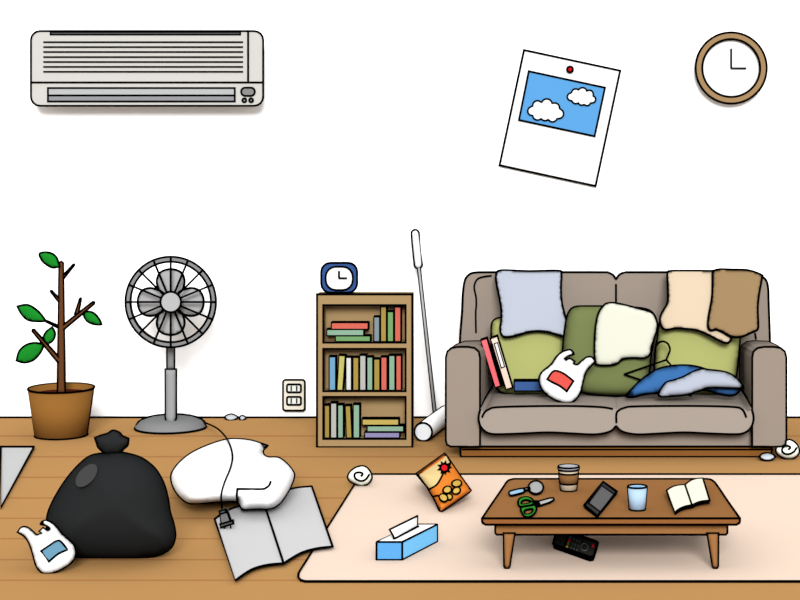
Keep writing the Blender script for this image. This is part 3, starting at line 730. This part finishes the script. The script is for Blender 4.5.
for x, y in ((224.2, 527), (230.2, 525)): mb.tube([W(x, y, dpg), W(x+.8, y+3.4, dpg)], lwr(1.4, dpg))
mb.build('plug', fan)

# small scraps
sc_ = mat('scrap_white', (228, 232, 240))
for pts, lab in ((sm([(224.8,417.3),(228,415),(232.5,414.4),(237.6,417.2),(234,419.6),(229,420.3)]), 'larger of two small white paper scraps by the wall, right of the fan'),
                 (sm([(239.6,417.8),(242,415.8),(245.6,417.4),(244,419.6),(241,420)]), 'smaller of two small white paper scraps by the wall, right of the fan')):
    q = Puff(pts, Tilt(420.3, floor_d(420.3), .6), .02, 0, sc_, lw=1.8, step=1.5, zb=0.0005)
    tag(q.build('paper_scrap'), lab, 'paper scrap', 'paper scraps by the wall')
q = Puff(sm(tr([(192,356,1),(230,322),(300,310),(360,325),(397,360),(350,395),(290,405),(230,390)], 13.33, 745, 430)), Tilt(460.3, floor_d(460.3)-.03, .6), .02, 0, sc_, lw=2, step=1.8, zb=0.0005)
tag(q.build('paper_scrap'), 'small pale paper scrap on the floor at the right foot of the sofa', 'paper scrap')
rollm = mat('roll_cream', (250, 249, 233))
def curl(outline, spiral, k, ox, oy, label):
    o = sm(tr(outline, k, ox, oy), n=4); yb = max(p[1] for p in o)
    q = Puff(o, Vert(floor_d(yb + .6)), .035, .035, rollm, lw=2.0, step=1.8, R=9)
    q.line(sm(tr(spiral, k, ox, oy), False, 4), 2.0, e=.003)
    tag(q.build('crumpled_tissue'), label, 'tissue', 'curled tissues on the floor')
curl([(120,330),(150,260),(230,195),(320,170),(390,185),(450,250),(475,330),(450,400),(390,445),(310,460),(220,430),(150,390)],
     [(440,290),(400,350),(350,385),(290,385),(235,355),(215,310),(235,270),(290,260),(335,275),(335,300),(310,315)], 15, 340, 455, 'curled cream tissue ball on the corner of the rug')
curl([(415,275),(425,232,1),(545,218,1),(553,140,1),(600,134),(660,165),(705,225),(720,290),(690,345),(640,375),(580,385),(500,365),(440,325)],
     [(690,235),(650,290),(590,320),(530,315),(495,280),(505,235),(560,210),(600,225),(600,245),(575,260)], 13.33, 745, 430, 'curled cream tissue ball on the floor at the right corner of the sofa')

# ================================================================== RUG
mb = MB()
ro = [(361,474.9),(900,474.9),(900,582.3),(305,582.3),(300.5,581),(298.2,578),(298.6,574),(299.5,572.3)]
slab(mb, ro[::-1], Level(.002), .002, mat('rug_peach', (254, 228, 209)), 2.2)
tag(mb.build('rug'), 'plain pale peach rug lying under the coffee table', 'rug')
RZ = .004

# ================================================================== TISSUE BOX
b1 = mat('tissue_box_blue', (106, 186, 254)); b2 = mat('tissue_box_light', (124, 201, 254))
zt = RZ
def G(px, py, z): return W(px, py, floor_d(py, z))
A0, B0, C0 = G(376.5, 559.8, zt), G(402.2, 559.8, zt), G(437.2, 541.6, zt); D0 = A0 + C0 - B0
hh = Vector((0, 0, .0627))
t = thing('tissue_box', 'light blue tissue box with a white top, on the rug', 'tissue box', (A0+C0)/2)
mb = MB()
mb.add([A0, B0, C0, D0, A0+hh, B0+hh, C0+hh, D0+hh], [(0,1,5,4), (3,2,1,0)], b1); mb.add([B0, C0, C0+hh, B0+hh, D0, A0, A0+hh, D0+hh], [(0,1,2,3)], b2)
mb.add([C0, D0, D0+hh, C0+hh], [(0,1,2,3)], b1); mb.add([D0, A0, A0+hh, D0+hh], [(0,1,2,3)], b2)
mb.add([A0+hh, B0+hh, C0+hh, D0+hh], [(0,1,2,3)], BOXW)
r = lwr(1.9, 7.1)
mb.tube([A0+hh, B0+hh, C0+hh, D0+hh], r, closed=True); mb.tube([A0, B0, C0, D0], r, closed=True)
for p in (A0, B0, C0): mb.tube([p, p+hh], r)
mb.build('box', t)
zT = zt + .0627
sl0, sl1 = G(394, 539.4, zT), G(418.2, 526.8, zT)
mb = MB(); mb.tube([sl0 + Vector((0,0,.001)), sl1 + Vector((0,0,.001))], lwr(2.6, 7.15)); mb.build('slot', t)
d0_, d1_ = sl0.y + D, sl1.y + D
Tq = [W(389.6, 529.6, d0_+.01), W(417.4, 515.9, d1_), W(417.2, 526.6, d1_), W(394.3, 538.6, d0_), W(392.2, 534, d0_)]
mb = MB(); mb.loft(Tq, [p + Vector((.002, .006, 0)) for p in Tq], CLOTHW); mb.tube(Tq, r, closed=True); mb.build('tissue', t)

# ================================================================== CHIPS BAG
org = mat('snack_orange', (250, 143, 52)); pale = mat('snack_cream', (251, 222, 155)); orgd = mat('snack_seal', (215, 118, 52)); brd = mat('snack_seal_brown', (110, 60, 34)); chip = mat('chip_yellow', (236, 196, 92)); rds = mat('emblem_red', (245, 30, 45))
def cz(pts): return tr(pts, 8.571, 410, 445)
cpl = Tilt(511, floor_d(511, RZ)-.01, .3)
t = thing('snack_bag', 'orange and cream snack bag with potato chips printed on it, lying at the rug edge', 'snack bag', W(444, 500, floor_d(500)))
o = cz([(55,248),(297,72),(312,90),(430,265),(520,388),(505,405),(275,565),(255,560),(205,455),(140,350)])
q = Puff(o, cpl, .11, 0, org, R=16, lw=2.1, step=3, zb=RZ+.001)
def lim(px): return px
q.patch(sm(cz([(74,256,1),(308,88,1),(345,150,1),(330,210),(290,235),(262,290),(225,345),(165,378,1),(120,320)]), n=3), pale, e=.004, lw=1.8, step=2)
q.build('bag', t)
mb = MB(); q.patch(cz([(55,246),(297,72),(308,90),(70,262)]), brd, mb, e=.006, lw=1.8, step=2); q.patch(cz([(254,545),(510,376),(522,390),(266,567)]), orgd, mb, e=.006, lw=1.8, step=2); mb.build('sealed_edge', t)
mb = MB(); star = []
for k in range(18):
    a = 2*PI*k/18; rr_ = 62 if k % 2 == 0 else 36; star.append((295 + rr_*math.cos(a), 193 + rr_*math.sin(a)))
q.patch(cz(star), INK, mb, e=.010, lw=.8, step=1.5); q.patch(ell(295/8.571+410, 195/8.571+445, 3.0, 3.0, 16), rds, mb, e=.014, ink=False, step=1.2); mb.build('star_emblem', t)
mb = MB()
for i, (x, y, rx, ry, a) in enumerate(((335,445,28,26,.3),(397,392,28,36,1.2),(320,385,38,30,-.3),(400,330,42,30,-.1),(287,452,38,32,.6))):
    q.patch(ell(x/8.571+410, y/8.571+445, rx/8.571, ry/8.571, 16, a), chip, mb, e=.009 + .003*i, lw=1.8, step=1.6)
mb.tube([q.at(p, .006) for p in cz([(205,440),(235,432),(255,440)])], lwr(1.8, 8))
mb.build('printed_chips', t)

# ================================================================== COFFEE TABLE
tt_ = mat('table_top_brown', (163, 113, 67)); te = mat('table_edge_brown', (166, 104, 56)); ta = mat('table_leg_brown', (164, 112, 66))
TZ = .180
d0 = floor_d(519, TZ)
t = thing('coffee_table', 'low brown wooden coffee table with tapered legs standing on the rug', 'table', W(611, 568, 7.2))
t.location.z = RZ
mb = MB(); lvl = Level(TZ)
o = [(482,519),(490,507),(503,488)] + sm([(505.5,484),(508.5,481),(514,479.5)], False, 4) + sm([(706,479.5),(711,480.3),(715,483)], False, 4) + [(719,488.5),(728,502),(740,519)]
P = [lvl(*p) for p in o]; n = len(P); th = .0195
mb.add(P, [tuple(range(n-1, -1, -1))], tt_)
Bm = [p + Vector((0, 0, -th)) for p in P]
mb.add(P + Bm, [(i, (i+1) % n, n+(i+1) % n, n+i) for i in range(n)], te); mb.add(Bm, [tuple(range(n))], te)
r = lwr(2.1, 6.9); mb.tube([p + Vector((0, 0, r*.6)) for p in P], r, closed=True)
mb.tube([P[0], P[0] + Vector((.001, 0, -th*.6)), P[0] + Vector((.012, 0, -th)), P[-1] + Vector((-.012, 0, -th)), P[-1] + Vector((-.001, 0, -th*.6)), P[-1]], r)
mb.build('table_top', t)
dap = d0 + .04
mb = MB(); ap = [(495.2, 524), (727.4, 524), (727.4, 532.8), (725.8, 534.6), (497, 534.6), (495.2, 533)]
slab(mb, ap, Vert(dap), .56, ta, 2.1); mb.build('apron', t)
zb_ = W(0, 534.4, dap).z
yl = floor_d(568.3, RZ) 
for x0, x1, b0, b1_ in ((503.8, 514.6, 504.2, 509.6), (707.4, 718.2, 712.6, 718)):
    for dd in (0, 1):
        if dd == 0: o = [(x0, 533.5), (x1, 533.5), (b1_, 566), (b1_-1.2, 568), ((b0+b1_)/2, 568.5), (b0+1.2, 568), (b0, 566)]; Puff(o, Vert(yl), .016, .016, ta, lw=2.1, step=2.5).build('leg', t)
        else:
            dr = 7.42; a, b = W(x0, 500, yl), W(x1, 500, yl); c, e_ = W(b0, 500, yl), W(b1_, 500, yl)
            mb = MB(); 
            sgn = -.03 if x0 < 600 else .03
            mb.loft([Vector((c.x+sgn*0, dr-D-.012, RZ)), Vector((e_.x, dr-D-.012, RZ)), Vector((e_.x, dr-D+.012, RZ)), Vector((c.x, dr-D+.012, RZ))],
                    [Vector((a.x, dr-D-.018, zb_)), Vector((b.x, dr-D-.018, zb_)), Vector((b.x, dr-D+.018, zb_)), Vector((a.x, dr-D+.018, zb_))], ta)
            mb.build('leg', t)

# ---- things on the table
lt = Level(TZ + .006)
def onz(z): return Level(z)
t = thing('hand_mirror', 'small round hand mirror with a light blue handle on the coffee table', 'hand mirror', lvl(530, 489))
mb = MB(); slab(mb, ell(535.9, 488.0, 7.5, 6.5, 28), onz(TZ+.005), .004, mat('mirror_grey', (185,185,186)), 1.7); mb.build('mirror_disc', t)
mb = MB(); slab(mb, [(523.6,489.0),(530,487.9),(530,490.0),(524,491.2)], onz(TZ+.005), .004, mat('mirror_grey', (185,185,186)), 1.6); mb.build('neck', t)
mb = MB(); slab(mb, sm([(508.9,493.8),(510.3,491.6),(522.4,488.9),(524.6,490.3),(523.8,492.8),(511.5,496.0),(509.4,494.6)], n=3), onz(TZ+.005), .003, mat('handle_blue', (170,212,246)), 1.5); mb.build('handle', t)
t = thing('scissors', 'open scissors with green handle loops on the coffee table', 'scissors', lvl(535, 508))
grn = mat('scissor_green', (52, 150, 44)); steel = mat('steel', (200, 200, 200))
def z8(p): return tr(p, 8, 500, 455)
for o_, i_ in (([(145,390),(150,355),(185,338),(235,340),(268,365),(262,395),(225,405),(180,412),(158,412)], [(170,385),(178,368),(208,358),(240,365),(250,378),(215,390),(180,395)]),
               ([(170,450),(165,425),(200,418),(245,410),(280,405),(293,430),(275,470),(235,495),(195,490)], [(195,460),(200,442),(235,432),(262,432),(258,455),(235,472),(208,475)])):
    O = sm(z8(o_), n=4); I = sm(z8(i_), n=4)
    # loop band built between outer outline and hole, resampled to equal counts by angle
    cx = sum(p[0] for p in I)/len(I); cy = sum(p[1] for p in I)/len(I)
    def ray(poly, a):
        dx, dy = math.cos(a), math.sin(a); best = None
        for i in range(len(poly)):
            (x1, y1), (x2, y2) = poly[i-1], poly[i]; ex, ey = x2-x1, y2-y1; den = dx*ey - dy*ex
            if abs(den) < 1e-9: continue
            tt = ((x1-cx)*ey - (y1-cy)*ex)/den; uu = ((x1-cx)*dy - (y1-cy)*dx)/den
            if tt > 0 and -1e-6 <= uu <= 1+1e-6: best = max(best or 0, tt)
        return (cx + dx*best, cy + dy*best)
    N = 32; OO = [ray(O, 2*PI*k/N) for k in range(N)]; II = [ray(I, 2*PI*k/N) for k in range(N)]
    pz = onz(TZ+.006); dn = Vector((0, 0, -.005))
    a, b = [pz(*p) for p in OO], [pz(*p) for p in II]
    mb = MB()
    for U, V_ in ((a, b), (b, [p+dn for p in b]), ([p+dn for p in a], a)):
        mb.add(list(U)+list(V_), [(i, (i+1) % N, N+(i+1) % N, N+i) for i in range(N)], grn if (U is a and V_ is b) else INK)
    mb.tube(a, lwr(1.9, 7), closed=True); mb.tube(b, lwr(1.8, 7), closed=True)
    mb.build('handle_loop', t)
mb = MB(); slab(mb, z8([(302,376),(395,350),(428,348),(434,362),(402,382),(318,410)]), onz(TZ+.005), .003, steel, 1.5); mb.build('blade', t)
mb = MB(); slab(mb, z8([(262,372),(308,374),(320,404),(285,412),(270,400)]), onz(TZ+.006), .005, INK, 1.5); mb.build('pivot', t)

# coffee cup
dc = floor_d(492.1, TZ) + .028; cc = W(568.6, 480, dc); cc.z = TZ; s_ = F/dc
t = thing('coffee_cup', 'takeaway paper coffee cup with a brown sleeve and grey lid', 'cup', cc)
def zat(y): return H - (y-HY)/s_ - TZ
cupm = mat('cup_beige', (190,174,152)); slv = mat('cup_sleeve', (143,98,58)); lidm = mat('cup_lid', (190,190,196))
yb, y1_, y2_, yr, ytp = 491.5, 482.9, 472.9, 468.7, 466.6
def rx(y): return (7.9 + (491-y)/20.0*1.55)/s_
zr_ = zat(yr)
def band_(name, ya, yb2, m, ex=0, top=False):
    mb = MB(); pf = [(rx(ya)+ex, max(.001, zat(ya))), (rx(yb2)+ex, zat(yb2))]
    if top: pf += [(rx(yb2)-.003, zat(yb2)+.001), (rx(yb2)-.006, zat(yb2)-.003)]
    mb.lathe(pf, cc, m, 36)
    for y in (ya, yb2):
        z = max(.002, zat(y)); mb.tube([(cc.x + (rx(y)+ex)*math.cos(2*PI*k/32), cc.y + (rx(y)+ex)*math.sin(2*PI*k/32), TZ+z) for k in range(32)], lwr(1.8, 7.2), closed=True)
    for a in (-.03, PI+.03): mb.tube([(cc.x + (rx(y)+ex)*math.cos(a), cc.y + (rx(y)+ex)*math.sin(a), TZ + max(.002, zat(y))) for y in (ya, yb2)], lwr(1.9, 7.2))
    return mb.build(name, t)
band_('cup_body', yb, yr, cupm); band_('sleeve', y1_, y2_, slv, .001); band_('lid', 469.2, 466.4, lidm, .0025, True)
# phone
t = thing('smartphone', 'dark grey smartphone lying on the coffee table between cup and glass', 'phone', lvl(600, 500))
pz = onz(TZ+.007); mb = MB(); slab(mb, [(603,482.6),(617,492.7),(597.4,516.8),(584.2,506.4)], pz, .006, mat('phone_dark', (62,62,62)), 2.2)
mb.tube([pz(590.6, 510.4), pz(591.8, 511.2)], lwr(2, 7)); mb.build('phone_body', t)
mb = MB(); slab(mb, [(601.8,486.2),(614,494.6),(600.4,512.4),(588.6,503.4)], onz(TZ+.0085), .0012, mat('phone_screen', (108,108,108)), 1.2); mb.build('screen', t)
# drinking glass
dg = floor_d(511.8, TZ) + .03; gc = W(637.3, 500, dg); gc.z = TZ; s_ = F/dg
t = thing('drinking_glass', 'pale blue drinking glass of water on the coffee table', 'glass', gc)
gm = mat('glass_blue', (196, 226, 252)); gm2 = mat('water_surface', (150, 200, 238))
def gt(y): return H - (y-HY)/s_ - TZ
zt_ = gt(486.4); r0_, r1_ = 7.8/s_, 9.6/s_
mb = MB(); mb.lathe([(r0_, .001), (r1_, zt_), (r1_-.002, zt_), (r1_-.003, zt_-.008)], gc, gm, 40)
for rr_, z in ((r0_, .003), (r1_, zt_)): mb.tube([(gc.x + rr_*math.cos(2*PI*k/36), gc.y + rr_*math.sin(2*PI*k/36), TZ+z) for k in range(36)], lwr(1.8, 7), closed=True)
for a in (-.03, PI+.03): mb.tube([(gc.x + rr_*math.cos(a), gc.y + rr_*math.sin(a), TZ+z) for rr_, z in ((r0_, .003), (r1_, zt_))], lwr(1.9, 7))
mb.build('glass_wall', t)
mb = MB(); mb.lathe([(.001, zt_-.006), (r1_-.003, zt_-.006)], gc, gm2, 36, cap=False); mb.build('water', t)
# open book
t = thing('open_book', 'small open book with blank cream pages on the coffee table', 'book', lvl(690, 505))
bp = Tilt(513, floor_d(513, TZ+.012), .03)
for pg_ in ([(666.6,490.6,1),(671,487.6),(677,485.6),(685,484.8,1),(692,505.2,1),(686,506.2),(680,508.6),(675,512.2,1)], [(685,484.8,1),(690,481),(696,478.9),(703,478.4,1),(709.8,500.6,1),(704,501),(698,502.4),(692,505.2,1)]):
    mb = MB(); o = sm(pg_, n=3); A = [bp(*p) for p in o]; B = [Vector((p.x, p.y, max(TZ+.002, p.z-.011))) for p in A]
    mb.loft(A[::-1], B[::-1], INK, caps=False); mb.add(A, [tuple(range(len(A)-1, -1, -1))], mat('book_pages', (254, 252, 232))); mb.add(B, [tuple(range(len(B)))], INK); mb.tube(A, lwr(1.9, 7), closed=True)
    mb.build('page', t)

# remote control under the table
rz = Level(RZ + .012)
t = thing('remote_control', 'black remote control with coloured buttons on the rug under the table', 'remote control', W(576, 546, floor_d(546)))
t.location.z = RZ
def z13(p): return tr(p, 13.33, 545, 525)
mb = MB(); o = sm(z13([(112,245),(118,270),(145,285,1),(590,440,1),(630,438),(655,420),(700,270),(695,245),(665,228,1),(200,75,1),(165,85)]), n=3)
slab(mb, o[::-1], rz, .011, mat('remote_black', (48, 49, 46)), 2.4); mb.build('remote_body', t)
ez = Level(RZ + .0125)
mb = MB(); mb.tube([ez(*p) for p in z13([(305,140),(255,310)])], lwr(2, 7.2))
for k in range(24):
    a = 2*PI*k/24
mb.tube([ez(*p) for p in ell(525/13.33+545, 295/13.33+525, 3.6, 3.6, 20)], lwr(1.3, 7.2), mat('button_grey', (92, 96, 96)), closed=True); mb.build('navigation_ring', t)
for x, y, c_, q in ((338,155,'blue',1.2),(323,200,'red',1.4),(308,240,'green',1.1),(293,288,'yellow',1.2),(640,270,'red',1.4)):
    mb = MB(); slab(mb, ell(x/13.33+545, y/13.33+525, q, q, 14), Level(RZ+.015), .003, mat('remote_'+c_, {'blue': (50,95,150), 'red': (232,40,50), 'green': (105,150,70), 'yellow': (240,205,60)}[c_]), ink=False); mb.build('button', t)
for i in range(3):
    for j in range(3):
        x, y = 385 + i*38 - j*18, 185 + i*14 + j*56
        mb = MB(); slab(mb, ell(x/13.33+545, y/13.33+525, .9, .9, 10), Level(RZ+.0145), .002, mat('button_grey', (92, 96, 96)), ink=False); mb.build('button', t)

# ================================================================== LIGHT, CAMERA
w = bpy.data.worlds.new('World'); bpy.context.scene.world = w; w.use_nodes = True
w.node_tree.nodes['Background'].inputs['Color'].default_value = (1, 1, 1, 1)
w.node_tree.nodes['Background'].inputs['Strength'].default_value = 2.0
L = bpy.data.lights.new('front_sun', 'SUN'); L.energy = 9.0; L.angle = .35  # sun added from the camera side to keep the shading flat
lo = bpy.data.objects.new('front_sun', L); C.objects.link(lo); lo.rotation_euler = (math.radians(68), 0, math.radians(4.6))
cam = bpy.data.cameras.new('camera'); co = bpy.data.objects.new('camera', cam); C.objects.link(co)
co.location = CAM; co.rotation_euler = (PI/2, 0, 0); cam.sensor_width = 36; cam.lens = F/800*36
cam.shift_x = -(HX-400)/800; cam.shift_y = -(300-HY)/800; cam.clip_end = 60
S = bpy.context.scene; S.camera = co
S.view_settings.view_transform = 'Standard'; S.view_settings.look = 'None'; S.view_settings.exposure = 0; S.view_settings.gamma = 1; S.view_settings.use_curve_mapping = False
